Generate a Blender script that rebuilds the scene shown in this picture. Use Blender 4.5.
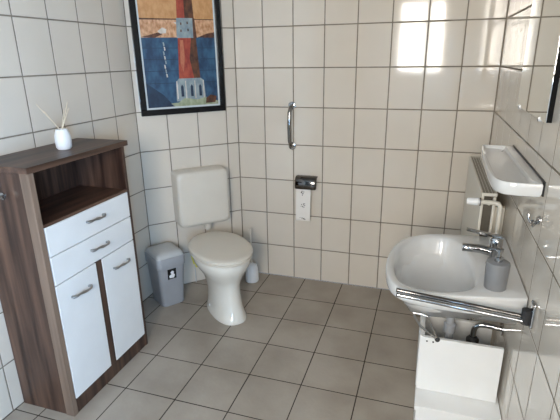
import bpy, bmesh, math, random
from mathutils import Vector, Matrix
random.seed(7)
for o in list(bpy.data.objects): bpy.data.objects.remove(o)
scene = bpy.context.scene
C = scene.collection
PI = math.pi
def R(a): return math.radians(a)

# ---------------------------------------------------------------- camera
CAM = Vector((-0.346, -2.9152, 1.5377))
def cam_axes(pitch, yaw, roll):
    p, y, r = R(pitch), R(yaw), R(roll)
    fw = Vector((math.sin(y)*math.cos(p), math.cos(y)*math.cos(p), math.sin(p)))
    rt = Vector((math.cos(y), -math.sin(y), 0)); up = rt.cross(fw)
    return fw, math.cos(r)*rt+math.sin(r)*up, -math.sin(r)*rt+math.cos(r)*up
fw, rt, up = cam_axes(-18.488, -18.150, -0.840)
cd = bpy.data.cameras.new('camera'); cd.sensor_width = 36; cd.lens = 36*457.5/560; cd.clip_start = .02
cam = bpy.data.objects.new('camera', cd); C.objects.link(cam)
cam.matrix_world = Matrix(((rt.x, up.x, -fw.x, CAM.x), (rt.y, up.y, -fw.y, CAM.y), (rt.z, up.z, -fw.z, CAM.z), (0, 0, 0, 1)))
scene.camera = cam

# ---------------------------------------------------------------- world, lights, exposure
world = bpy.data.worlds.new('world'); scene.world = world; world.use_nodes = True
bg = world.node_tree.nodes['Background']; bg.inputs[0].default_value = (.72, .84, 1, 1); bg.inputs[1].default_value = 1.0
def area(name, loc, rot, sx, sy, power, col):
    l = bpy.data.lights.new(name, 'AREA'); l.shape = 'RECTANGLE'; l.size = sx; l.size_y = sy; l.energy = power; l.color = col
    o = bpy.data.objects.new(name, l); C.objects.link(o); o.location = loc; o.rotation_euler = rot
    return o
WX0, WX1, WZ0, WZ1, YR = -.88, -.23, 1.28, 2.24, -4.0     # window in the rear wall, behind the camera
SY0, SY1, SZ0, SZ1 = -3.86, -3.22, .75, 1.80               # unseen window added in the right wall, beside the camera, for cool light
area('daylight', ((WX0+WX1)/2, YR-.16, (WZ0+WZ1)/2), (R(90), 0, 0), WX1-WX0, WZ1-WZ0, 74, (1.0, .92, .805))
area('added_cool_fill', (.16, (SY0+SY1)/2, (SZ0+SZ1)/2), (0, R(90), 0), SZ1-SZ0, SY1-SY0, 112, (.35, .63, 1.0))  # added cool fill for the left wall, source assumed
scene.view_settings.view_transform = 'Standard'; scene.view_settings.look = 'None'
scene.view_settings.gamma = 1; scene.view_settings.use_curve_mapping = False
scene.view_settings.exposure = 0.40

# ---------------------------------------------------------------- materials
def mat(name, col, rough=.5, metal=0, spec=.5, coat=0):
    m = bpy.data.materials.new(name); m.use_nodes = True
    b = m.node_tree.nodes['Principled BSDF']
    b.inputs['Base Color'].default_value = (*col, 1); b.inputs['Roughness'].default_value = rough
    b.inputs['Metallic'].default_value = metal; b.inputs['Specular IOR Level'].default_value = spec
    b.inputs['Coat Weight'].default_value = coat
    return m
def noisy(name, c1, c2, scale=(8, 8, 8), rough=.5, bump=0, spec=.5, metal=0, detail=4, lo=.35, hi=.65, coat=0, bscale=None):
    m = mat(name, c1, rough, metal, spec, coat); nt = m.node_tree; b = nt.nodes['Principled BSDF']
    tc = nt.nodes.new('ShaderNodeTexCoord'); mp = nt.nodes.new('ShaderNodeMapping'); mp.inputs['Scale'].default_value = scale
    nz = nt.nodes.new('ShaderNodeTexNoise'); nz.inputs['Scale'].default_value = 1; nz.inputs['Detail'].default_value = detail
    cr = nt.nodes.new('ShaderNodeValToRGB')
    cr.color_ramp.elements[0].position = lo; cr.color_ramp.elements[1].position = hi
    cr.color_ramp.elements[0].color = (*c1, 1); cr.color_ramp.elements[1].color = (*c2, 1)
    nt.links.new(tc.outputs['Object'], mp.inputs[0]); nt.links.new(mp.outputs[0], nz.inputs['Vector'])
    nt.links.new(nz.outputs['Fac'], cr.inputs[0]); nt.links.new(cr.outputs[0], b.inputs['Base Color'])
    if bump:
        src = nz
        if bscale:
            src = nt.nodes.new('ShaderNodeTexNoise'); src.inputs['Scale'].default_value = bscale; src.inputs['Detail'].default_value = 1
            nt.links.new(tc.outputs['Object'], src.inputs['Vector'])
        bp = nt.nodes.new('ShaderNodeBump'); bp.inputs['Strength'].default_value = 1; bp.inputs['Distance'].default_value = bump
        nt.links.new(src.outputs['Fac'], bp.inputs['Height']); nt.links.new(bp.outputs[0], b.inputs['Normal'])
    return m
TILE = noisy('glazed_wall_tile', (.665, .60, .515), (.695, .63, .545), (3, 3, 3), rough=.065, bump=.00025, bscale=7, spec=.55)
TEDGE = mat('tile_rounded_edge', (.62, .56, .49), .45, spec=.3)
GROUT = noisy('wall_grout', (.20, .168, .13), (.27, .23, .18), (20, 20, 20), rough=.9, spec=.2)
FTILE = noisy('floor_tile', (.31, .265, .215), (.405, .355, .298), (3.2, 3.2, 3.2), rough=.42, detail=8, lo=.36, hi=.62, bump=.0008, bscale=60)
FGROUT = mat('floor_grout', (.05, .038, .03), .9, spec=.2)
REARP = noisy('rear_wall_paint', (.22, .19, .16), (.25, .22, .19), rough=.8)
PLASTER = noisy('ceiling_plaster', (.38, .37, .35), (.41, .40, .38), rough=.9)
PORC = mat('porcelain', (.76, .73, .66), .12, coat=.3)
PORCW = mat('white_porcelain', (.64, .64, .635), .13, coat=.3)
PLAST = noisy('white_plastic', (.67, .615, .53), (.69, .635, .55), rough=.30)
WPLAST = mat('clean_white_plastic', (.80, .80, .80), .35)
LACQ = noisy('white_lacquered_board', (.80, .80, .79), (.83, .83, .82), rough=.28)
CHROME = mat('chrome', (.46, .46, .465), .07, 1)
HCHR = mat('chrome_dim_reflection', (.32, .31, .30), .1, 1)  # plain chrome, reflection of a dim room put into the colour
DCHR = mat('chrome_dark_reflection', (.16, .15, .145), .10, 1)  # plain chrome darkened, dark reflections painted into the base colour
STEEL = mat('brushed_steel', (.42, .42, .42), .3, 1)
BLACK = mat('black_gloss', (.008, .008, .009), .22, spec=.3)
DARK = mat('dark_rubber', (.02, .02, .022), .5)
GREYP = noisy('grey_plastic', (.33, .335, .35), (.36, .365, .38), rough=.42)
GREYL = noisy('light_grey_plastic', (.50, .50, .49), (.53, .53, .52), rough=.38)
SOAPG = noisy('grey_ceramic', (.19, .195, .205), (.22, .225, .235), rough=.45)
RADM = mat('radiator_enamel', (.70, .66, .58), .35)
RADG = mat('radiator_grille_shaded', (.36, .325, .27), .4)  # radiator enamel darkened, lattice shadows put into the slat colour
RADD = mat('radiator_inside_shade', (.10, .085, .065), .6)  # dark colour standing in for shade inside the radiator
PAPER = mat('toilet_paper', (.82, .78, .73), .9, spec=.1)
INK = mat('grey_print', (.16, .14, .13), .8)
YEL = mat('yellow_plastic', (.62, .55, .08), .5)
STICK = mat('reed', (.66, .56, .42), .8)
def wood(name, axis):
    sc = {'z': (28, 28, 1.6), 'y': (28, 1.6, 28)}[axis]
    m = noisy(name, (.030, .0135, .009), (.145, .078, .051), sc, rough=.42, detail=5, lo=.36, hi=.74)
    return m
WOODV = wood('walnut_upright', 'z'); WOODH = wood('walnut_level', 'y')
MIR = mat('mirror_glass', (.86, .88, .86), .015, 1)

# ---------------------------------------------------------------- mesh helpers
class MB:
    def __init__(s): s.v = []; s.f = []; s.m = []; s.mats = []; s.sm = []
    def mi(s, m):
        if m not in s.mats: s.mats.append(m)
        return s.mats.index(m)
    def face(s, idx, m, smooth=False): s.f.append(idx); s.m.append(s.mi(m)); s.sm.append(smooth)
    def box(s, x0, x1, y0, y1, z0, z1, m, b=0):
        bm = bmesh.new(); bmesh.ops.create_cube(bm, size=1)
        for v in bm.verts: v.co = Vector(((x0+x1)/2+v.co.x*(x1-x0), (y0+y1)/2+v.co.y*(y1-y0), (z0+z1)/2+v.co.z*(z1-z0)))
        if b: bmesh.ops.bevel(bm, geom=bm.edges[:], offset=b, segments=2, affect='EDGES', profile=.5)
        s.addbm(bm, m, False); return s
    def addbm(s, bm, m, smooth=True, mtx=None):
        n = len(s.v); bm.verts.index_update()
        for v in bm.verts: s.v.append(tuple((mtx @ v.co) if mtx else v.co))
        for f in bm.faces: s.face([n+v.index for v in f.verts], m, smooth)
        bm.free(); return s
    def tube(s, pts, r, m, n=12, caps=True):
        pts = [Vector(p) for p in pts]; rr = r if isinstance(r, (list, tuple)) else [r]*len(pts)
        base = len(s.v); t0 = (pts[1]-pts[0]).normalized()
        a = t0.orthogonal().normalized(); 
        for i, p in enumerate(pts):
            t = ((pts[min(i+1, len(pts)-1)]-pts[max(i-1, 0)])).normalized()
            a = (a - a.dot(t)*t).normalized(); b = t.cross(a)
            for k in range(n):
                w = 2*PI*k/n; s.v.append(tuple(p+rr[i]*(math.cos(w)*a+math.sin(w)*b)))
        for i in range(len(pts)-1):
            for k in range(n):
                q = base+i*n; s.face([q+k, q+(k+1) % n, q+n+(k+1) % n, q+n+k], m, True)
        if caps:
            s.face([base+k for k in range(n)][::-1], m); s.face([base+(len(pts)-1)*n+k for k in range(n)], m)
        return s
    def loft(s, rings, m, cap0=True, cap1=True, smooth=True):
        base = len(s.v); n = len(rings[0])
        for r in rings: s.v += [tuple(p) for p in r]
        for i in range(len(rings)-1):
            for k in range(n):
                q = base+i*n; s.face([q+k, q+(k+1) % n, q+n+(k+1) % n, q+n+k], m, smooth)
        if cap0: s.face([base+k for k in range(n)][::-1], m, smooth)
        if cap1: s.face([base+(len(rings)-1)*n+k for k in range(n)], m, smooth)
        return s
    def lathe(s, prof, c, m, n=32):
        return s.loft([[(c[0]+max(r, 1e-4)*math.cos(2*PI*k/n), c[1]+max(r, 1e-4)*math.sin(2*PI*k/n), c[2]+z) for k in range(n)] for r, z in prof], m)
    def poly(s, pts, m):
        n = len(s.v); s.v += [tuple(p) for p in pts]; s.face(list(range(n, n+len(pts))), m); return s
    def build(s, name, parent=None, fix=True, angle=40):
        me = bpy.data.meshes.new(name); me.from_pydata(s.v, [], s.f)
        for m in s.mats: me.materials.append(m)
        me.polygons.foreach_set('material_index', s.m); me.polygons.foreach_set('use_smooth', s.sm); me.update()
        if fix:
            bm = bmesh.new(); bm.from_mesh(me); bmesh.ops.recalc_face_normals(bm, faces=bm.faces); bm.to_mesh(me); bm.free()
        if any(s.sm): me.set_sharp_from_angle(angle=R(angle))
        o = bpy.data.objects.new(name, me); C.objects.link(o)
        if parent: o.parent = parent
        return o
def tag(o, label, cat, group=None):
    o['label'] = label; o['category'] = cat
    if group: o['group'] = group
    return o
def thing(name, label, cat, loc=(0, 0, 0), rz=0, group=None):
    o = bpy.data.objects.new(name, None); C.objects.link(o); o.empty_display_size = .05
    o.location = loc; o.rotation_euler = (0, 0, rz); return tag(o, label, cat, group)
def struct(o): o['kind'] = 'structure'; return o
def arc(c, r, a0, a1, n, ax=(1, 0, 0), ay=(0, 0, 1)):
    ax, ay, c = Vector(ax), Vector(ay), Vector(c)
    return [c+r*(math.cos(R(a0+(a1-a0)*i/n))*ax+math.sin(R(a0+(a1-a0)*i/n))*ay) for i in range(n+1)]
def smooth_loop(pts, n):
    """closed Catmull-Rom through pts (2-D), n samples per span"""
    out = []; L = len(pts)
    for i in range(L):
        p0, p1, p2, p3 = [Vector(pts[(i+k-1) % L]) for k in range(4)]
        for k in range(n):
            t = k/n
            out.append(.5*((2*p1)+(-p0+p2)*t+(2*p0-5*p1+4*p2-p3)*t*t+(-p0+3*p1-3*p2+p3)*t**3))
    return out
def rrect(w, d, r, n=6):
    pts = []
    for cx, cy, a in ((w/2-r, d/2-r, 0), (-w/2+r, d/2-r, 90), (-w/2+r, -d/2+r, 180), (w/2-r, -d/2+r, 270)):
        for i in range(n+1): pts.append((cx+r*math.cos(R(a+90*i/n)), cy+r*math.sin(R(a+90*i/n))))
    return pts

# ---------------------------------------------------------------- room shell
ZC = 2.52; TH, H6, TW = .24637, .2401, .2; G = .0052
XL, YL, XC = -2.0687, -.4738, -1.5949          # left wall, left corner, corner of angled and back wall
zl = [0]+[H6+TH*k for k in range(9)]+[ZC]
def tiled(name, origin, u, n, ul, zlist, grout=G, mt=TILE, mg=GROUT, thick=.06, tilt=.00022, rise=.0015, horizontal=False, ext=(.05, .05)):
    """tiles as real bevelled slabs on a grout bed; u along the wall, n out into the room"""
    O, u, n = Vector(origin), Vector(u), Vector(n); w = Vector((0, 0, 1)) if not horizontal else Vector((0, 1, 0))
    b = MB(); rnd = random.Random(name)
    def P(a, c, h): return tuple(O+u*a+w*c+n*(h-rise))
    e = .0035
    for i in range(len(ul)-1):
        for j in range(len(zlist)-1):
            a0, a1 = ul[i]+grout/2, ul[i+1]-grout/2; c0, c1 = zlist[j]+grout/2, zlist[j+1]-grout/2
            if a1-a0 < .006 or c1-c0 < .006: continue
            ee = min(e, (a1-a0)*.25, (c1-c0)*.25)
            A = [a0, a0+ee*.4, a0+ee]+[a0+(a1-a0)*t for t in (.25, .5, .75)]+[a1-ee, a1-ee*.4, a1]
            D = [c0, c0+ee*.4, c0+ee]+[c0+(c1-c0)*t for t in (.25, .5, .75)]+[c1-ee, c1-ee*.4, c1]
            tx, tz = rnd.uniform(-1, 1)*tilt, rnd.uniform(-1, 1)*tilt; base = len(b.v)
            prof = [0, .70, 1, 1, 1, 1, 1, .70, 0]
            for p, a in enumerate(A):
                for q, c in enumerate(D):
                    f = min(prof[p], prof[q]); sa, sc = (a-a0)/(a1-a0)-.5, (c-c0)/(c1-c0)-.5
                    h = rise*f+(tx*sa+tz*sc+0)*(1 if f > 0 else 0)
                    b.v.append(P(a, c, h))
            for p in range(8):
                for q in range(8):
                    k = base+p*9+q; b.face([k, k+9, k+10, k+1], mt if (2 <= p <= 5 and 2 <= q <= 5) or horizontal else TEDGE, False)
    a0, a1, c0, c1 = ul[0]-ext[0], ul[-1]+ext[1], zlist[0], zlist[-1]
    k = len(b.v)
    for h in (.0004, -thick):
        for a, c in ((a0, c0), (a1, c0), (a1, c1), (a0, c1)): b.v.append(P(a, c, h))
    for f in ([0, 1, 2, 3], [7, 6, 5, 4], [0, 4, 5, 1], [1, 5, 6, 2], [2, 6, 7, 3], [3, 7, 4, 0]): b.face([k+x for x in f], mg)
    o = b.build(name, fix=False, angle=60)
    return struct(o)
# back wall: u runs to +x from the corner with the angled wall
tiled('wall_back', (XC, 0, 0), (1, 0, 0), (0, -1, 0), [0]+[(-1.6+.2*k)-XC for k in range(1, 8)]+[-XC], zl)
s2 = 2**-.5
tiled('wall_angled', (XL, YL, 0), (s2, s2, 0), (s2, -s2, 0), [0]+[.67-.0814-.2*k for k in (2, 1, 0)]+[.67], zl)
tiled('wall_left', (XL, YR, 0), (0, 1, 0), (1, 0, 0), [0]+[round((YL-.1937-.2*k)-YR, 4) for k in range(16, -1, -1)]+[YL-YR], zl)
tiled('wall_right', (0, 0, 0), (0, -1, 0), (-1, 0, 0), [0]+[.045+.2*k for k in range(0, 15)]+[-SY1], zl, grout=.0034, rise=.0006, ext=(.05, 0))
b = MB()
for y0, y1, z0, z1 in ((YR-.12, SY0, 0, ZC), (SY0, SY1, 0, SZ0), (SY0, SY1, SZ1, ZC)): b.box(0, .12, y0, y1, z0, z1, TILE)
struct(b.build('wall_right_rear'))
b = MB(); t = .045
for y0, y1, z0, z1 in ((SY0, SY1, SZ0, SZ0+t), (SY0, SY1, SZ1-t, SZ1), (SY0, SY0+t, SZ0+t, SZ1-t), (SY1-t, SY1, SZ0+t, SZ1-t)): b.box(.03, .09, y0, y1, z0, z1, WPLAST, .004)
struct(b.build('added_window'))  # frame of the added window, out of view, goes with the cool fill
# floor: tiles laid square to the back wall
FS = .27337; fx0, fy0 = -1.1147, -.2905
xs = [XL]+[fx0+FS*k for k in range(-3, 5)]+[0]; ys = [YR]+[fy0-FS*k for k in range(13, -1, -1)]+[0]
tiled('floor', (0, 0, 0), (1, 0, 0), (0, 0, 1), xs, ys, grout=.0034, mt=FTILE, mg=FGROUT, horizontal=True, tilt=.0003, rise=.0008)
struct(MB().box(XL-.06, .06, YR-.2, .06, ZC, ZC+.08, PLASTER).build('ceiling'))
# rear wall round the window opening
b = MB()
for x0, x1, z0, z1 in ((XL-.06, WX0, 0, ZC), (WX1, .06, 0, ZC), (WX0, WX1, 0, WZ0), (WX0, WX1, WZ1, ZC)): b.box(x0, x1, YR-.12, YR, z0, z1, REARP)
struct(b.build('wall_rear'))
b = MB(); t = .045
b.box(WX0, WX1, YR-.10, YR-.04, WZ0, WZ0+t, WPLAST, .004); b.box(WX0, WX1, YR-.10, YR-.04, WZ1-t, WZ1, WPLAST, .004)
b.box(WX0, WX0+t, YR-.10, YR-.04, WZ0+t, WZ1-t, WPLAST, .004); b.box(WX1-t, WX1, YR-.10, YR-.04, WZ0+t, WZ1-t, WPLAST, .004)
b.box(-.52, -.44, YR-.10, YR-.04, WZ0+t, WZ1-t, WPLAST, .004); b.box(WX0+t, WX1-t, YR-.095, YR-.045, 1.90, 1.94, WPLAST, .004)
struct(b.build('window_1'))

# ---------------------------------------------------------------- walnut cabinet
cab = thing('bathroom_cabinet', 'tall walnut-effect cabinet with two white drawers and two white doors against the left wall', 'cabinet', (-1.92, -1.32, 0))
def cb(*a, m=WOODV, bev=.0015, name=None, parent=None):
    x0, x1, y0, y1, z0, z1 = a
    return MB().box(x0+1.92, x1+1.92, y0+1.32, y1+1.32, z0, z1, m, bev)
XB, XF, Y0, Y1 = -2.064, -1.768, -1.612, -1.028
# carcass: sides, back, plinth, rails and shelf boards
b = MB()
def ab(x0, x1, y0, y1, z0, z1, m, bev=.0012): b.box(x0+1.92, x1+1.92, y0+1.32, y1+1.32, z0, z1, m, bev)
ab(XB, XF-.045, Y0, Y0+.022, 0, 1.133, WOODV); ab(XF-.044, XF, Y0-.004, Y0+.022, 0, 1.133, noisy('walnut_edge', (.13, .088, .064), (.24, .165, .12), (30, 30, 1.2), rough=.4))
ab(XB, XF, Y1-.018, Y1, 0, 1.133, WOODV); ab(XB, XB+.008, Y0+.022, Y1-.018, .02, 1.133, WOODV)
ab(XB+.008, XF-.002, Y0+.022, Y1-.018, 0, .076, WOODV)
ab(XB+.008, XF, Y0+.022, Y1-.018, .905, .918, WOODH)
ab(XF-.02, XF, -1.338, -1.298, .076, .643, WOODV)
ab(XF-.03, XF-.015, Y0+.022, Y0+.036, .076, .905, WOODV)
ab(XB+.008, XF-.02, Y0+.022, Y1-.018, .64, .652, WOODH)
b.build('carcass', cab)
b = MB(); ab(XB, XF+.006, Y0-.012, Y1+.026, 1.133, 1.158, WOODH, .002); b.build('top_board', cab)
def bar_handle(parent, y, z, L=.115):
    x = XF+.003+1.92; yy = y+1.32; h = MB()
    n = 14; pts = []; 
    for i in range(n+1):
        t = i/n; q = math.sin(PI*t)
        pts.append((x+.008+.012*min(1, q*3), yy-L/2+L*t, z+.003*math.sin(2*PI*t)))
    h.tube(pts, [.0058+.0012*math.cos(4*PI*i/n) for i in range(n+1)], STEEL, 10)
    for e in (-1, 1): h.tube([(x-.001, yy+e*(L/2-.004), z), (x+.010, yy+e*(L/2-.004), z)], .006, STEEL, 10)
    return h.build('handle', parent)
for y0, y1, z0, z1, nm, hy, hz in ((-1.585, -1.048, .777, .904, 'drawer', -1.303, .851), (-1.585, -1.048, .648, .773, 'drawer', -1.303, .713),
                                   (-1.587, -1.340, .078, .643, 'door', -1.458, .558), (-1.296, -1.048, .078, .643, 'door', -1.170, .563)):
    b = MB(); ab(XF-.014, XF+.002, y0, y1, z0, z1, LACQ, .0015); p = b.build(nm, cab)
    bar_handle(p, hy, hz)
h = MB(); hx, hyy, hz = -1.897+1.92, Y0+1.32, 1.032
h.tube([(hx-.02, hyy+.0, hz+.004), (hx-.02, hyy-.006, hz+.004)], .014, CHROME, 16)
h.tube([(hx-.02, hyy-.004, hz+.004), (hx-.012, hyy-.022, hz+.004), (hx, hyy-.026, hz+.002), (hx+.01, hyy-.028, hz+.006)], [.006, .006, .006, .009], CHROME, 10)
h.build('side_hook', cab)

# reed diffuser on the cabinet
df = thing('reed_diffuser', 'small white ceramic vase with thin diffuser reeds on top of the wooden cabinet', 'diffuser', (-1.905, -1.268, 1.158))
MB().lathe([(.0, 0), (.027, 0), (.033, .008), (.0355, .035), (.0345, .058), (.030, .075), (.0255, .085), (.0245, .089), (.021, .089), (.019, .078), (0, .074)], (0, 0, 0), WPLAST).build('vase', df)
for dx, dy, dz in ((-.01, -.07, .175), (-.03, -.085, .205), (.0, .062, .20), (.012, .05, .175), (-.02, .055, .165)):
    MB().tube([(0, 0, .078), (dx, dy, dz)], .0018, STICK, 6).build('reed', df)

# ---------------------------------------------------------------- angled wall frame
MX, MY = -1.8318, -.2369
AW = R(45)
def wall_thing(name, label, cat, u=0, v=0, z=0):
    """frame with x along the angled wall (to the right) and -y out into the room"""
    return thing(name, label, cat, (MX+u*s2+v*s2, MY+u*s2-v*s2, z), AW)
# framed painting: local x right, z up, y -> into the wall
fr = wall_thing('framed_painting', 'tall black-framed painting of a red lighthouse by a blue sea on the angled wall', 'picture', -.031, .003, 1.204)
fr.rotation_euler = (0, R(-.4), AW)
PW, PH, FWD = .548, .95, .036
def paint(name, c1, c2, sc=40): return noisy(name, c1, c2, (sc, sc, sc*.6), rough=.45, detail=6, bump=.0006)
SEA = paint('paint_sea_blue', (.010, .035, .085), (.035, .105, .19), 26); DEEP = paint('paint_deep_blue', (.006, .018, .045), (.012, .035, .075))
ORG = paint('paint_ochre_sky', (.50, .24, .09), (.62, .34, .15)); ROCK = paint('paint_rock', (.42, .19, .08), (.70, .42, .25), 60)
BRN = paint('paint_brown', (.04, .014, .008), (.14, .05, .02)); RED = paint('paint_red', (.26, .03, .02), (.42, .08, .04))
PGRY = paint('paint_grey', (.20, .26, .29), (.33, .38, .38)); GRN = paint('paint_sage', (.26, .30, .18), (.42, .44, .30)); WHT = paint('paint_white', (.55, .48, .40), (.72, .66, .60))
b = MB()
b.box(-PW/2, PW/2, -.024, 0, 0, FWD, BLACK, .003); b.box(-PW/2, PW/2, -.024, 0, PH-FWD, PH, BLACK, .003)
b.box(-PW/2, -PW/2+FWD, -.024, 0, FWD, PH-FWD, BLACK, .003); b.box(PW/2-FWD, PW/2, -.024, 0, FWD, PH-FWD, BLACK, .003)
b.build('frame', fr)
IX0, IX1, IZ0, IZ1 = -PW/2+FWD, PW/2-FWD, FWD, PH-FWD
MB().box(IX0, IX1, -.014, -.002, IZ0, IZ1, mat('mount_board', (.62, .66, .66), .6)).build('mount', fr)
b = MB(); mm = .011; X0, X1, Z0, Z1 = IX0+mm, IX1-mm, IZ0+mm, IZ1-mm
def layer(pts, m, k): b.poly([(x, -.0145-.0006*k, z) for x, z in pts], m)
zs, zr = .455, .56      # top of the sea, top of the rock band
layer([(X0, Z0), (X1, Z0), (X1, zs), (X0, zs)], SEA, 0)
layer([(X0, zs), (X1, zs), (X1, zr), (X0, zr)], ROCK, 0)
layer([(X0, zr), (X1, zr), (X1, Z1), (X0, Z1)], ORG, 0)
layer([(X0, zr-.006), (X1, zr-.004), (X1, zr), (X0, zr+.002)], BRN, 1)
for z in (.395, .33, .262, .19): layer([(X0, z), (X1, z-.004), (X1, z-.001), (X0, z+.003)], DEEP, 1)
layer([(X0, zs+.004), (X0+.08, zs-.002), (X0+.13, zs+.02), (X0+.10, zs+.028), (X0+.04, zs+.012)], BRN, 1)
layer([(X1-.11, zs+.0), (X1, zs-.002), (X1, zs+.03), (X1-.05, zs+.022)], BRN, 1)
layer([(X0+.10, zs+.035), (X0+.115, zs+.022), (X0+.15, zs+.024), (X0+.155, zs+.046), (X0+.13, zs+.056)], WHT, 1)
layer([(X0+.20, zr-.02), (X0+.215, zr-.03), (X0+.29, zr-.02), (X0+.28, zr-.012)], WHT, 1)
layer([(X0, Z0), (X0+.165, Z0), (X0+.10, Z0+.075), (X0, Z0+.15)], DEEP, 1)
for i in range(8):
    z = .43-i*.026; x = X0+.125+.004*math.sin(i*2.1)
    layer([(x, z), (x+.008, z-.004), (x+.010, z-.022), (x+.002, z-.024)], WHT if i % 2 else PGRY, 1)
tc = .048      # tower axis
layer([(X0+.165, Z0), (X1, Z0), (X1, Z0+.02), (X1-.05, Z0+.035), (X0+.14, Z0+.02)], GRN, 1)
layer([(X1-.085, Z0+.01), (X1-.02, Z0+.012), (X1-.01, Z0+.05), (X1-.05, Z0+.062), (X1-.08, Z0+.04)], BRN, 2)
layer([(tc-.092, Z0+.018), (tc-.075, Z0+.0), (tc+.09, Z0+.002), (tc+.10, Z0+.05), (tc+.04, Z0+.035), (tc-.04, Z0+.05)], GRN, 3)
layer([(tc-.095, Z0+.03), (tc+.098, Z0+.03), (tc+.090, .20), (tc+.07, .215), (tc-.07, .215), (tc-.09, .195)], PGRY, 2)
for dx in (-.062, .0, .055): layer([(tc+dx, .105), (tc+dx+.017, .105), (tc+dx+.017, .165), (tc+dx+.008, .178), (tc+dx, .165)], DEEP, 3)
for dx in (-.085, -.03, .03, .085): layer([(tc+dx-.003, Z0+.045), (tc+dx+.003, Z0+.045), (tc+dx+.003, .20), (tc+dx-.003, .20)], WHT, 3)
layer([(tc-.068, .215), (tc+.068, .215), (tc+.058, .452), (tc-.056, .452)], RED, 3)
layer([(tc+.028, .215), (tc+.068, .215), (tc+.058, .452), (tc+.026, .452), (tc+.008, .33)], BRN, 4)
layer([(tc-.052, .30), (tc-.036, .25), (tc-.022, .34), (tc-.024, .44), (tc-.044, .44)], paint('paint_light_red', (.50, .18, .09), (.36, .07, .04)), 4)
layer([(tc-.062, .452), (tc+.064, .452), (tc+.056, .565), (tc-.056, .565)], PGRY, 3)
layer([(tc+.042, .452), (tc+.064, .452), (tc+.056, .565), (tc+.044, .565)], BRN, 4)
for dx, z in ((-.03, .54), (.01, .545), (-.032, .50), (.012, .505)): layer([(tc+dx-.004, z), (tc+dx+.004, z), (tc+dx+.004, z-.014), (tc+dx-.004, z-.014)], BRN, 4)
layer([(tc-.052, .565), (tc+.053, .565), (tc+.046, .76), (tc-.044, .76)], RED, 3)
layer([(tc-.004, .565), (tc+.053, .565), (tc+.046, .76), (tc-.002, .76)], BRN, 4)
layer([(tc-.065, .76), (tc+.065, .76), (tc+.05, .84), (tc-.05, .84)], PGRY, 3)
b.build('painted_sheet', fr, fix=False)

# cistern
def rr3(w, h, r, y, cx=0, cz=0, n=6): return [(cx+x, y, cz+z) for x, z in rrect(w, h, r, n)]
ct = wall_thing('toilet_cistern', 'square off-white plastic cistern on the wall above the toilet', 'cistern', .018, 0, .474)
W_, H_ = .352, .372; cz = H_/2
MB().loft([rr3(W_*.985, H_*.985, .03, -.004, 0, cz), rr3(W_, H_, .032, -.02, 0, cz), rr3(W_, H_, .032, -.118, 0, cz), rr3(W_-.006, H_-.006, .034, -.134, 0, cz), rr3(W_-.022, H_-.022, .034, -.143, 0, cz), rr3(W_-.06, H_-.06, .03, -.1455, 0, cz), rr3(.1, .1, .02, -.147, 0, cz)], PLAST).build('tank', ct)
MB().lathe([(0, -.052), (.024, -.052), (.024, -.035), (.028, -.03), (.028, .006), (0, .006)], (.03, -.075, 0), PLAST, 20).build('flush_pipe', ct)

# toilet
wc = wall_thing('toilet', 'white floor-standing toilet with closed lid in the angled corner', 'toilet', .004, .43, 0)
def ering(a, yb, yf, z, k=2.3, n=40, cx=0):
    """egg ring: half width a, back at local y=-yb.., front yf (both as distance v from wall frame)"""
    out = []; c = (yb+yf)/2; L = (yf-yb)/2
    for i in range(n):
        w = 2*PI*i/n; cs, sn = math.cos(w), math.sin(w)
        x = a*math.copysign(abs(cs)**(2/k), cs); v = c+L*math.copysign(abs(sn)**(2/k), sn)
        t = (v-yb)/(yf-yb); x *= 1-.22*max(0, t-.45)**1.4-.25*max(0, .3-t)
        out.append((cx+x, -(v-.43), z))
    return out
b = MB()
b.loft([ering(.106, .27, .668, 0, 2.6, cx=.008), ering(.106, .27, .668, .012, 2.6, cx=.008), ering(.098, .272, .657, .03, 2.5, cx=.008), ering(.092, .275, .634, .08, 2.4, cx=.008), ering(.090, .265, .616, .15, 2.3, cx=.008),
        ering(.099, .25, .612, .215, 2.2, cx=.006), ering(.117, .245, .635, .265, 2.2, cx=.004), ering(.144, .24, .665, .315, 2.2), ering(.164, .24, .684, .35, 2.2), ering(.172, .24, .690, .385, 2.2), ering(.170, .242, .688, .397, 2.2)], PORC)
b.build('bowl', wc)
b = MB(); b.loft([ering(.176, .205, .698, .399, 2.25), ering(.182, .20, .704, .404, 2.25), ering(.182, .20, .704, .412, 2.25), ering(.176, .206, .698, .416, 2.25)], PLAST); b.build('seat', wc)
b = MB(); b.loft([ering(.178, .19, .704, .417, 2.25), ering(.185, .185, .712, .420, 2.25), ering(.186, .185, .712, .432, 2.25), ering(.179, .19, .704, .439, 2.25), ering(.161, .21, .682, .442, 2.25), ering(.06, .35, .52, .444, 2.2)], PLAST); b.build('lid', wc)
for e in (-1, 1):
    MB().lathe([(0, 0), (.011, 0), (.012, .006), (.009, .011), (0, .012)], (0, 0, 0), WPLAST, 14).build('screw_cap', wc).matrix_local = Matrix.Translation((.008+e*.088, .0, .04)) @ Matrix.Rotation(R(90*e), 4, 'Y')
# yellow tag and cord behind the bowl
tg = wall_thing('care_tag', 'yellow tag on a grey cord hanging behind the toilet bowl', 'tag', -.040, .006, .03)
b = MB(); pts = [(-.03, .225), (-.018, .20), (.008, .14), (.038, .095), (.034, .082), (.004, .086), (-.012, .105), (-.026, .165)]
b.loft([[(x, 0, z) for x, z in pts], [(x, -.003, z) for x, z in pts]], YEL, smooth=False); b.build('flap', tg)
MB().tube([(-.008, -.006, .115), (-.006, -.005, .05), (-.006, -.005, -.028)], .004, GREYL, 8).build('cord', tg)

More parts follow.
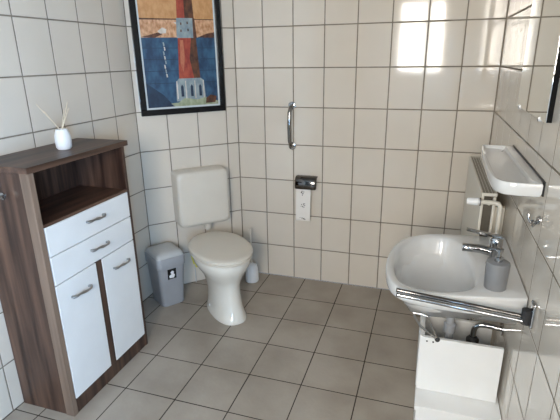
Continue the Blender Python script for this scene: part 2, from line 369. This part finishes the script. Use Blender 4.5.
# toilet brush
br = thing('toilet_brush', 'white toilet brush standing in its round holder behind the toilet', 'toilet brush', (-1.478, -.135, 0))
MB().lathe([(0, 0), (.046, 0), (.049, .004), (.047, .05), (.044, .10), (.036, .124), (.02, .136), (.011, .139), (0, .139)], (0, 0, 0), WPLAST, 28).build('holder', br)
MB().tube([(0, 0, .136), (-.002, .005, .24), (-.008, .012, .37), (-.009, .013, .40)], [.007, .006, .008, .009], PLAST, 12).build('handle', br)

# waste bin
bn = thing('waste_bin', 'small grey plastic swing-lid bin in the corner beside the cabinet', 'bin', (-1.918, -.548, 0), R(55))
# local x: along the face towards the toilet, y: towards the left wall
def br3(w, d, r, z): return [(x, y, z) for x, y in rrect(w, d, r)]
MB().loft([br3(.150, .175, .03, 0), br3(.156, .180, .03, .004), br3(.184, .210, .03, .270), br3(.188, .214, .03, .275), br3(.196, .222, .03, .280), br3(.198, .224, .03, .337), br3(.190, .216, .028, .343)], GREYP).build('body', bn)
b = MB(); rings = []
for sc_, z in ((1, .340), (.98, .354), (.92, .365), (.74, .375), (.4, .380)): rings.append([(x*sc_, y*sc_, z) for x, y in rrect(.186, .212, .026)])
b.loft(rings, GREYL); b.build('swing_lid', bn)
st = MB(); st.box(-.026, .026, -.0007, .0, -.031, .031, WPLAST); st.box(-.0235, .0235, -.0014, -.0006, -.0285, .0285, BLACK)
st.poly([(-.014, -.0017, -.022), (.010, -.0017, -.024), (.016, -.0017, -.008), (.008, -.0017, .0), (.012, -.0017, .010), (.002, -.0017, .018), (-.008, -.0017, .010), (-.004, -.0017, -.002), (-.016, -.0017, -.008)], WPLAST)
so = st.build('sticker', bn, fix=False); so.scale = (1.25, 1, 1.25); so.location = (-.004, -.1016, .230); so.rotation_euler = (R(3.4), 0, 0)

# ---------------------------------------------------------------- back wall fittings
gh = thing('grab_handle', 'vertical curved chrome grab handle on the back wall', 'handle', (-1.207, 0, 1.105))
b = MB(); hh = .132
pts = [(0, -.004, hh), (0, -.020, hh-.002), (-.002, -.036, hh-.014), (-.006, -.045, hh-.04), (-.008, -.048, 0), (-.006, -.045, -hh+.04), (-.002, -.036, -hh+.014), (0, -.020, -hh+.002), (0, -.004, -hh)]
b.tube(pts, [.013]*9, HCHR, 16); b.build('grip', gh)
for e in (-1, 1):
    MB().tube([(0, 0, e*hh), (0, -.007, e*hh), (0, -.010, e*hh)], [.025, .025, .019], CHROME, 20).build('wall_flange', gh)

th = thing('toilet_paper_holder', 'chrome toilet paper holder with a hinged cover on the back wall', 'paper holder', (-1.103, 0, .72))
b = MB(); prof = [(-.004, .058), (-.025, .060), (-.045, .054), (-.060, .038), (-.067, .012), (-.067, -.022)]
outer = [(y, z) for y, z in prof]; inner = [(y+.003, z-.003) for y, z in prof][::-1]
b.loft([[(x, y*k, .018+(z-.018)*k) for y, z in outer+inner] for x, k in ((-.074, .86), (-.071, .95), (-.064, 1), (.064, 1), (.071, .95), (.074, .86))], DCHR, smooth=True); b.build('cover', th)
MB().box(-.03, .06, -.014, -.0, -.01, .05, CHROME, .003).build('wall_plate', th)
MB().tube([(.058, -.008, .0), (.064, -.036, -.004), (.062, -.04, -.006), (-.06, -.04, -.006)], .0045, CHROME, 10).build('roll_bar', th)
tr = thing('toilet_roll', 'nearly used white toilet roll with a printed sheet hanging down from the holder', 'toilet paper', (-1.117, -.040, .7145))
b = MB(); n = 24; L = .10
rings = [[(x, r*math.cos(2*PI*k/n), r*math.sin(2*PI*k/n)) for k in range(n)] for x, r in ((-L/2, .0175), (L/2, .0175), (L/2, .0055), (-L/2, .0055))]
b.loft(rings+[rings[0]], PAPER, False, False); b.build('roll', tr)
b = MB()
zz = [0, -.02, -.06, -.12, -.18, -.235, -.245]
for side in (0, 1): pass
front = [(-.0185+.004*math.sin(i*1.1), z) for i, z in enumerate(zz)]
lo = [(-.050, y, z) for y, z in front]+[(-.050, y+.001, z) for y, z in front[::-1]]
hi = [(.050, y, z) for y, z in front]+[(.050, y+.001, z) for y, z in front[::-1]]
b.loft([lo, hi], PAPER, smooth=False)
sh = b.build('hanging_sheet', tr)
b = MB()
def prt(cx, z, pts):
    # follow the sheet surface a hair in front
    def ys(zv):
        for i in range(len(front)-1):
            (ya, za), (yb_, zb) = front[i], front[i+1]
            if zb <= zv <= za: return ya+(yb_-ya)*(za-zv)/(za-zb)
        return front[-1][0]
    b.poly([(cx+x, ys(z+q)-.0008, z+q) for x, q in pts], INK)
def spot(cx, z, r): prt(cx, z, [(r*math.cos(2*PI*k/8)*.9, r*math.sin(2*PI*k/8)) for k in range(8)])
for grp in (((-.012, -.045, .006), (-.002, -.052, .005), (-.008, -.036, .004), (.004, -.04, .004), (-.006, -.062, .004)),
            ((-.010, -.128, .004), (.004, -.124, .005), (.012, -.134, .004), (-.004, -.142, .005), (.006, -.146, .004), (-.014, -.140, .003), (.012, -.121, .003), (.004, -.134, .0025)),
            ((-.006, -.225, .005), (.006, -.228, .006), (.014, -.233, .004), (-.02, -.222, .003))):
    b = MB()
    for cx, z, r in grp: spot(cx, z, r)
    b.build('printed_motif', sh, fix=False)

# ---------------------------------------------------------------- radiator in the right corner
rd = thing('radiator', 'cream panel radiator with top grille on the right wall near the corner', 'radiator', (-.06, -.56, .5))
ox, oy, oz = -.06, -.56, .5
def rb(b, x0, x1, y0, y1, z0, z1, m, bev=0): b.box(x0-ox, x1-ox, y0-oy, y1-oy, z0-oz, z1-oz, m, bev)
RN, RF, RT = -.882, -.085, .981
b = MB(); rb(b, -.110, -.099, RN, RF, .5, RT-.013, RADM, .003); b.build('front_panel', rd)
b = MB(); rb(b, -.062, -.050, RN+.01, RF-.01, .52, RT-.02, RADM, .003); b.build('rear_panel', rd)
b = MB(); rb(b, -.098, -.063, RN+.02, RF-.02, .54, .545, RADD)
for i in range(24): rb(b, -.098, -.063, RN+.02+i*.0326, RN+.023+i*.0326, .54, RT-.026, RADD)
b.build('convector', rd)
b = MB()
rb(b, -.110, -.105, RN-.004, RF+.004, RT-.013, RT, RADM); rb(b, -.055, -.050, RN-.004, RF+.004, RT-.013, RT, RADM)
rb(b, -.105, -.055, RN-.004, RN+.003, RT-.013, RT, RADM); rb(b, -.105, -.055, RF-.003, RF+.004, RT-.013, RT, RADM)
for i in range(45): rb(b, -.105, -.055, RN+.008+i*.0175, RN+.011+i*.0175, RT-.0035, RT-.002, RADG)
for x in (-.093, -.080, -.067): rb(b, x-.001, x+.001, RN+.003, RF-.003, RT-.0045, RT-.003, RADM)
rb(b, -.105, -.055, RN+.003, RF-.003, RT-.018, RT-.014, RADD)  # dark sheet painted as the shade below the slats
b.build('top_grille', rd)
for y in (-.80, -.20):
    b = MB(); rb(b, -.050, -.002, y-.015, y+.015, .60, .90, RADM); b.build('wall_bracket', rd)
v = MB(); vy, vz = -.900-oy, .945-oz
v.tube([(-.112-ox, vy, vz), (-.118-ox, vy, vz), (-.122-ox, vy, vz), (-.160-ox, vy, vz), (-.168-ox, vy, vz)], [.012, .012, .0165, .0155, .012], WPLAST, 18); vo = v.build('thermostat_head', rd)
MB().tube([(-.116-ox, vy, vz), (-.113-ox, vy, vz)], .0175, DARK, 18).build('thermostat_collar', vo)
MB().tube([(-.113-ox, vy, vz), (-.09-ox, vy, vz), (-.058-ox, vy, vz), (-.043-ox, vy, vz-.003), (-.036-ox, vy, vz-.014), (-.034-ox, vy, vz-.04), (-.034-ox, vy, .01)], .0095, RADM, 12).build('feed_pipe', rd)
MB().tube([(-.08-ox, RN-.002-oy, vz-.004), (-.08-ox, vy, vz-.004)], .009, RADM, 10).build('valve_stem', rd)

# ceramic shelf
def tray(name_, label, outline, z_top, lip, thick, c, s_in=.86):
    pass
sf = thing('wall_shelf', 'white ceramic shelf with rounded corners above the washbasin', 'shelf', (0, -1.09, 1.165))
ol = [(-.002, -.82), (-.002, -.778), (-.015, -.775), (-.05, -.768), (-.10, -.762), (-.122, -.775), (-.131, -.85), (-.138, -1.0), (-.141, -1.15), (-.142, -1.28), (-.137, -1.365), (-.118, -1.405), (-.08, -1.418), (-.03, -1.418), (-.012, -1.416), (-.002, -1.414), (-.002, -1.37)]
lp = [(Vector(p)) for p in smooth_loop(ol, 4)]
# keep the wall edge straight
lp = [Vector((min(p.x, -.002), p.y)) for p in lp]
cs = Vector((-.062, -1.09))
SL = None
def resample(loop, n, c):
    """star-shaped loop sampled by angle about c"""
    L = len(loop); out = []
    for k in range(n):
        a = 2*PI*k/n+.01; d = Vector((math.cos(a), math.sin(a))); best = None
        for i in range(L):
            p, q = loop[i], loop[(i+1) % L]; e = q-p; den = d.x*e.y-d.y*e.x
            if abs(den) < 1e-12: continue
            w = p-c; t = (w.x*e.y-w.y*e.x)/den; u_ = (w.x*d.y-w.y*d.x)/den
            if t > 0 and -1e-6 <= u_ <= 1+1e-6 and (best is None or t > best): best = t
        out.append(c+d*best)
    return out
def shl(ins, z, wall=None):
    """shelf outline pulled in by ins on the free sides"""
    out = []
    for p in SL:
        x = cs.x+(p.x-cs.x)*(1-ins/.072); y = cs.y+(p.y-cs.y)*(1-ins/.325)
        if wall is not None and p.x > -.004: x = wall
        elif p.x > -.004: x = p.x
        out.append((x, y+1.09, z))
    return out
SL = resample(lp, 160, cs)
b = MB()
b.loft([shl(.05, -.044), shl(.012, -.044), shl(.004, -.040), shl(0, -.030), shl(0, -.004), shl(.002, 0), shl(.009, 0, -.030), shl(.011, -.002, -.032), shl(.014, -.013, -.035), shl(.06, -.014, -.045)], PORCW)
b.build('tray', sf)
MB().box(-.0025, 0, -.322, .312, -.040, .006, DARK).build('wall_gap_shade', sf)  # dark strip standing in for the shaded gap between shelf and wall

# mirror on the right wall
mr = thing('wall_mirror', 'rectangular mirror held by small clips on the right wall above the shelf', 'mirror', (0, -1.06, 1.338))
MY0, MY1 = -.835+1.06, -1.36+1.06
MB().box(-.0150, -.0005, MY1, MY0, .002, .80, mat('mirror_edge', (.01, .01, .01), .9, spec=.05)).build('backing', mr)
MB().box(-.0170, -.0152, MY1+.0005, MY0-.0005, .001, .801, MIR).build('glass', mr)
for y in (MY0-.05, MY1+.10):
    MB().box(-.020, -.0005, y-.005, y+.006, -.006, .0008, STEEL).box(-.020, -.0175, y-.006, y+.006, -.006, .008, STEEL).build('clip', mr)

# hook on the right wall
hk = thing('wall_hook', 'small curved chrome double hook on the right wall beside the shelf', 'hook', (0, -1.415, 1.052))
MB().tube([(0, 0, 0), (-.005, 0, 0), (-.008, 0, 0)], [.014, .014, .010], CHROME, 16).build('wall_plate', hk)
for e in (-1, 1):
    MB().tube([(-.004, 0, -.002), (-.012, e*.008, -.013), (-.020, e*.019, -.015), (-.025, e*.028, -.005), (-.026, e*.032, .007)], [.004, .004, .004, .004, .005], CHROME, 10).build('prong', hk)

# ---------------------------------------------------------------- washbasin
ws = thing('washbasin', 'white ceramic washbasin with rounded bowl on the right wall', 'washbasin', (0, -1.205, .8))
outl = [(-.003, -.95), (-.003, -.915), (-.02, -.914), (-.08, -.915), (-.17, -.924), (-.255, -.938), (-.325, -.963), (-.385, -1.005), (-.42, -1.06), (-.443, -1.135), (-.456, -1.22), (-.457, -1.31), (-.444, -1.40), (-.418, -1.465), (-.375, -1.497), (-.30, -1.503), (-.20, -1.492), (-.10, -1.472), (-.02, -1.455), (-.003, -1.452), (-.003, -1.42)]
inl = [(-.428, -1.31), (-.425, -1.20), (-.403, -1.095), (-.335, -.995), (-.235, -.972), (-.175, -1.06), (-.146, -1.184), (-.146, -1.33), (-.170, -1.415), (-.262, -1.462), (-.345, -1.462), (-.402, -1.415)]
cb_ = Vector((-.285, -1.225))
def resample(loop, n, c):
    """star-shaped loop sampled by angle about c"""
    L = len(loop); out = []
    for k in range(n):
        a = 2*PI*k/n+.01; d = Vector((math.cos(a), math.sin(a))); best = None
        for i in range(L):
            p, q = loop[i], loop[(i+1) % L]; e = q-p; den = d.x*e.y-d.y*e.x
            if abs(den) < 1e-12: continue
            w = p-c; t = (w.x*e.y-w.y*e.x)/den; u_ = (w.x*d.y-w.y*d.x)/den
            if t > 0 and -1e-6 <= u_ <= 1+1e-6 and (best is None or t > best): best = t
        out.append(c+d*best)
    return out
NB = 120
OL = resample([Vector((min(p.x, -.003), p.y)) for p in smooth_loop(outl, 6)], NB, cb_)
IL = resample(smooth_loop(inl, 8), NB, cb_)
def rg(loop, f, z, keep=True, zf=None, add=0):
    out = []
    for p in loop:
        q = cb_+(p-cb_)*f+(p-cb_).normalized()*add
        if keep and p.x > -.02: q.x = p.x
        zz_ = z if zf is None else zf(q)
        out.append((q.x, q.y+1.2, zz_))
    return out
def under(q): return -.040-.032*max(0, min(1, (q.x+.40)/.40))
b = MB()
b.loft([rg(OL, .3, -.168), rg(OL, .55, -.155), rg(OL, .80, 0, zf=lambda q: under(q)-.030), rg(OL, .955, 0, zf=lambda q: under(q)-.010), rg(OL, .992, 0, zf=under), rg(OL, 1.0, 0, zf=lambda q: under(q)+.012), rg(OL, 1, -.008), rg(OL, .993, -.001), rg(OL, .98, .001),
        rg(IL, 1, -.003, False, add=.012), rg(IL, 1, -.006, False, add=.004), rg(IL, 1, -.014, False, add=-.002), rg(IL, .965, -.04, False), rg(IL, .92, -.075, False), rg(IL, .83, -.110, False), rg(IL, .66, -.133, False), rg(IL, .38, -.144, False), rg(IL, .12, -.147, False)], PORCW)
b.build('basin', ws, angle=60)
MB().lathe([(0, 0), (.022, 0), (.022, .003), (.018, .004), (0, .004)], (-.285, -1.225+1.2, -.1475), CHROME, 20).build('drain', ws)

# faucet
fc = thing('faucet', 'chrome single-lever mixer tap on the washbasin deck', 'faucet', (-.078, -1.205, .7985))
MB().lathe([(0, 0), (.027, 0), (.027, .006), (.022, .010), (.0215, .075), (.0225, .078), (.0225, .10), (.016, .108), (0, .109)], (0, 0, 0), CHROME, 24).build('body', fc)
MB().tube([(-.01, 0, .048), (-.05, -.002, .056), (-.09, -.004, .058), (-.112, -.005, .058), (-.114, -.005, .058)], [.017, .016, .0155, .0155, .014], CHROME, 16).build('spout', fc)
b = MB(); b.loft([[(x, y, z) for y, z in ((-.012*w-0, zc-.004), (.012*w, zc-.004), (.011*w, zc+.004), (-.011*w, zc+.004))] for x, zc, w in ((.018, .110, 1), (-.02, .114, 1), (-.07, .122, .8), (-.105, .128, .7))], CHROME, smooth=False); b.build('lever', fc)

# soap dispenser
sd = thing('soap_dispenser', 'grey cylindrical soap dispenser with chrome pump at the corner of the washbasin', 'soap dispenser', (-.094, -1.400, .7985))
MB().lathe([(0, 0), (.032, 0), (.0345, .004), (.036, .05), (.037, .088), (.0355, .094), (.028, .097), (0, .098)], (0, 0, 0), SOAPG, 32).build('bottle', sd)
MB().lathe([(0, .097), (.013, .097), (.013, .112), (.006, .114), (.006, .130), (.012, .132), (.012, .140), (0, .141)], (0, 0, 0), CHROME, 18).tube([(0, 0, .136), (-.028, .006, .136), (-.036, .007, .131)], .0045, CHROME, 8).build('pump', sd)

# towel rail
tw = thing('towel_rail', 'chrome two-armed towel rail reaching out along the front edge of the washbasin', 'towel rail', (0, -1.545, .79))
MB().box(-.010, 0, -.016, .022, -.035, .045, CHROME, .004).build('wall_plate', tw)
MB().tube([(-.020, 0, -.026), (-.020, 0, .020)], .015, DARK, 16).build('pivot', tw)
for p0, p1 in (((-.014, .006, -.008, DCHR), (-.400, .012, .022)), ((-.012, -.005, -.019, CHROME), (-.398, .001, .011))):
    MB().tube([p0[:3], p1], .0066, p0[3], 12).tube([(Vector(p1)), Vector(p1)+Vector((-.004, 0, 0))], .0076, DARK, 12).build('arm', tw)

# ---------------------------------------------------------------- cupboard and plumbing below the basin
uc = thing('under_sink_cabinet', 'low open-topped white cabinet standing below the washbasin', 'cabinet', (-.16, -1.2, 0))
vx, vy_ = -.16, -1.2
def ub(b, x0, x1, y0, y1, z0, z1, m=LACQ, bev=.0015): b.box(x0-vx, x1-vx, y0-vy_, y1-vy_, z0, z1, m, bev)
b = MB(); ub(b, -.308, -.014, -1.30, -1.284, .262, .503); b.build('side_panel', uc)
b = MB(); ub(b, -.312, -.294, -1.283, -.98, .262, .500); b.build('front_panel', uc)
b = MB(); ub(b, -.290, -.010, -.996, -.98, .262, .42); ub(b, -.293, -.215, -.996, -.98, .42, .66); b.build('side_panel', uc)
b = MB(); ub(b, -.304, -.004, -1.398, -.98, .0, .24); b.build('plinth_box', uc)
b = MB(); ub(b, -.310, -.002, -1.402, -.975, .24, .261); b.build('base_board', uc)
for x in (-.285, -.262):
    MB().tube([(x-vx, -1.3005-vy_, .488), (x-vx, -1.302-vy_, .488)], .0035, DARK, 10).build('screw_hole', uc)
tp = thing('drain_pipe', 'grey plastic waste pipe dropping from the washbasin into the low cabinet', 'pipe', (-.20, -1.19, .30))
MB().tube([(-.03, -.02, .328), (-.02, -.015, .318), (-.006, 0, .308), (0, 0, .29), (0, 0, -.036)], .016, GREYP, 16).build('tailpiece', tp)
MB().lathe([(.0165, .18), (.023, .18), (.024, .215), (.0165, .22)], (0, 0, 0), GREYP, 18).build('coupling_nut', tp)
wv = thing('waste_trap', 'chrome bent waste pipe with a black trap cap running to the right wall', 'pipe', (-.105, -1.15, .42))
MB().tube([(0, 0, .02), (0, 0, .055), (.004, 0, .072), (.018, 0, .084), (.045, 0, .086), (.10, 0, .080)], .011, CHROME, 14).build('bent_pipe', wv)
MB().lathe([(0, -.157), (.014, -.157), (.014, -.02), (.024, -.02), (.025, .015), (.016, .026), (0, .026)], (0, 0, 0), DARK, 20).build('trap_cap', wv)
MB().tube([(.098, 0, .080), (.104, 0, .080)], .026, CHROME, 20).build('wall_rosette', wv)
rk = thing('hanging_bracket', 'thin bent steel bracket with a black end hanging under the rounded end of the washbasin', 'bracket', (-.345, -1.40, .664))
MB().tube([(.0, 0, -.004), (.010, 0, -.025), (.03, 0, -.055), (.088, 0, -.096)], .0045, STEEL, 8).tube([(.05, .0, -.01), (.062, 0, -.035), (.09, 0, -.094)], .0035, STEEL, 8).tube([(.0, 0, -.004), (.028, 0, -.004), (.052, 0, -.012)], .0035, STEEL, 8).build('rod', rk)
b = MB(); bm = bmesh.new(); bmesh.ops.create_uvsphere(bm, u_segments=16, v_segments=10, radius=.0095); b.addbm(bm, DARK, True, Matrix.Translation((.091, 0, -.098))); b.build('end_ball', rk)
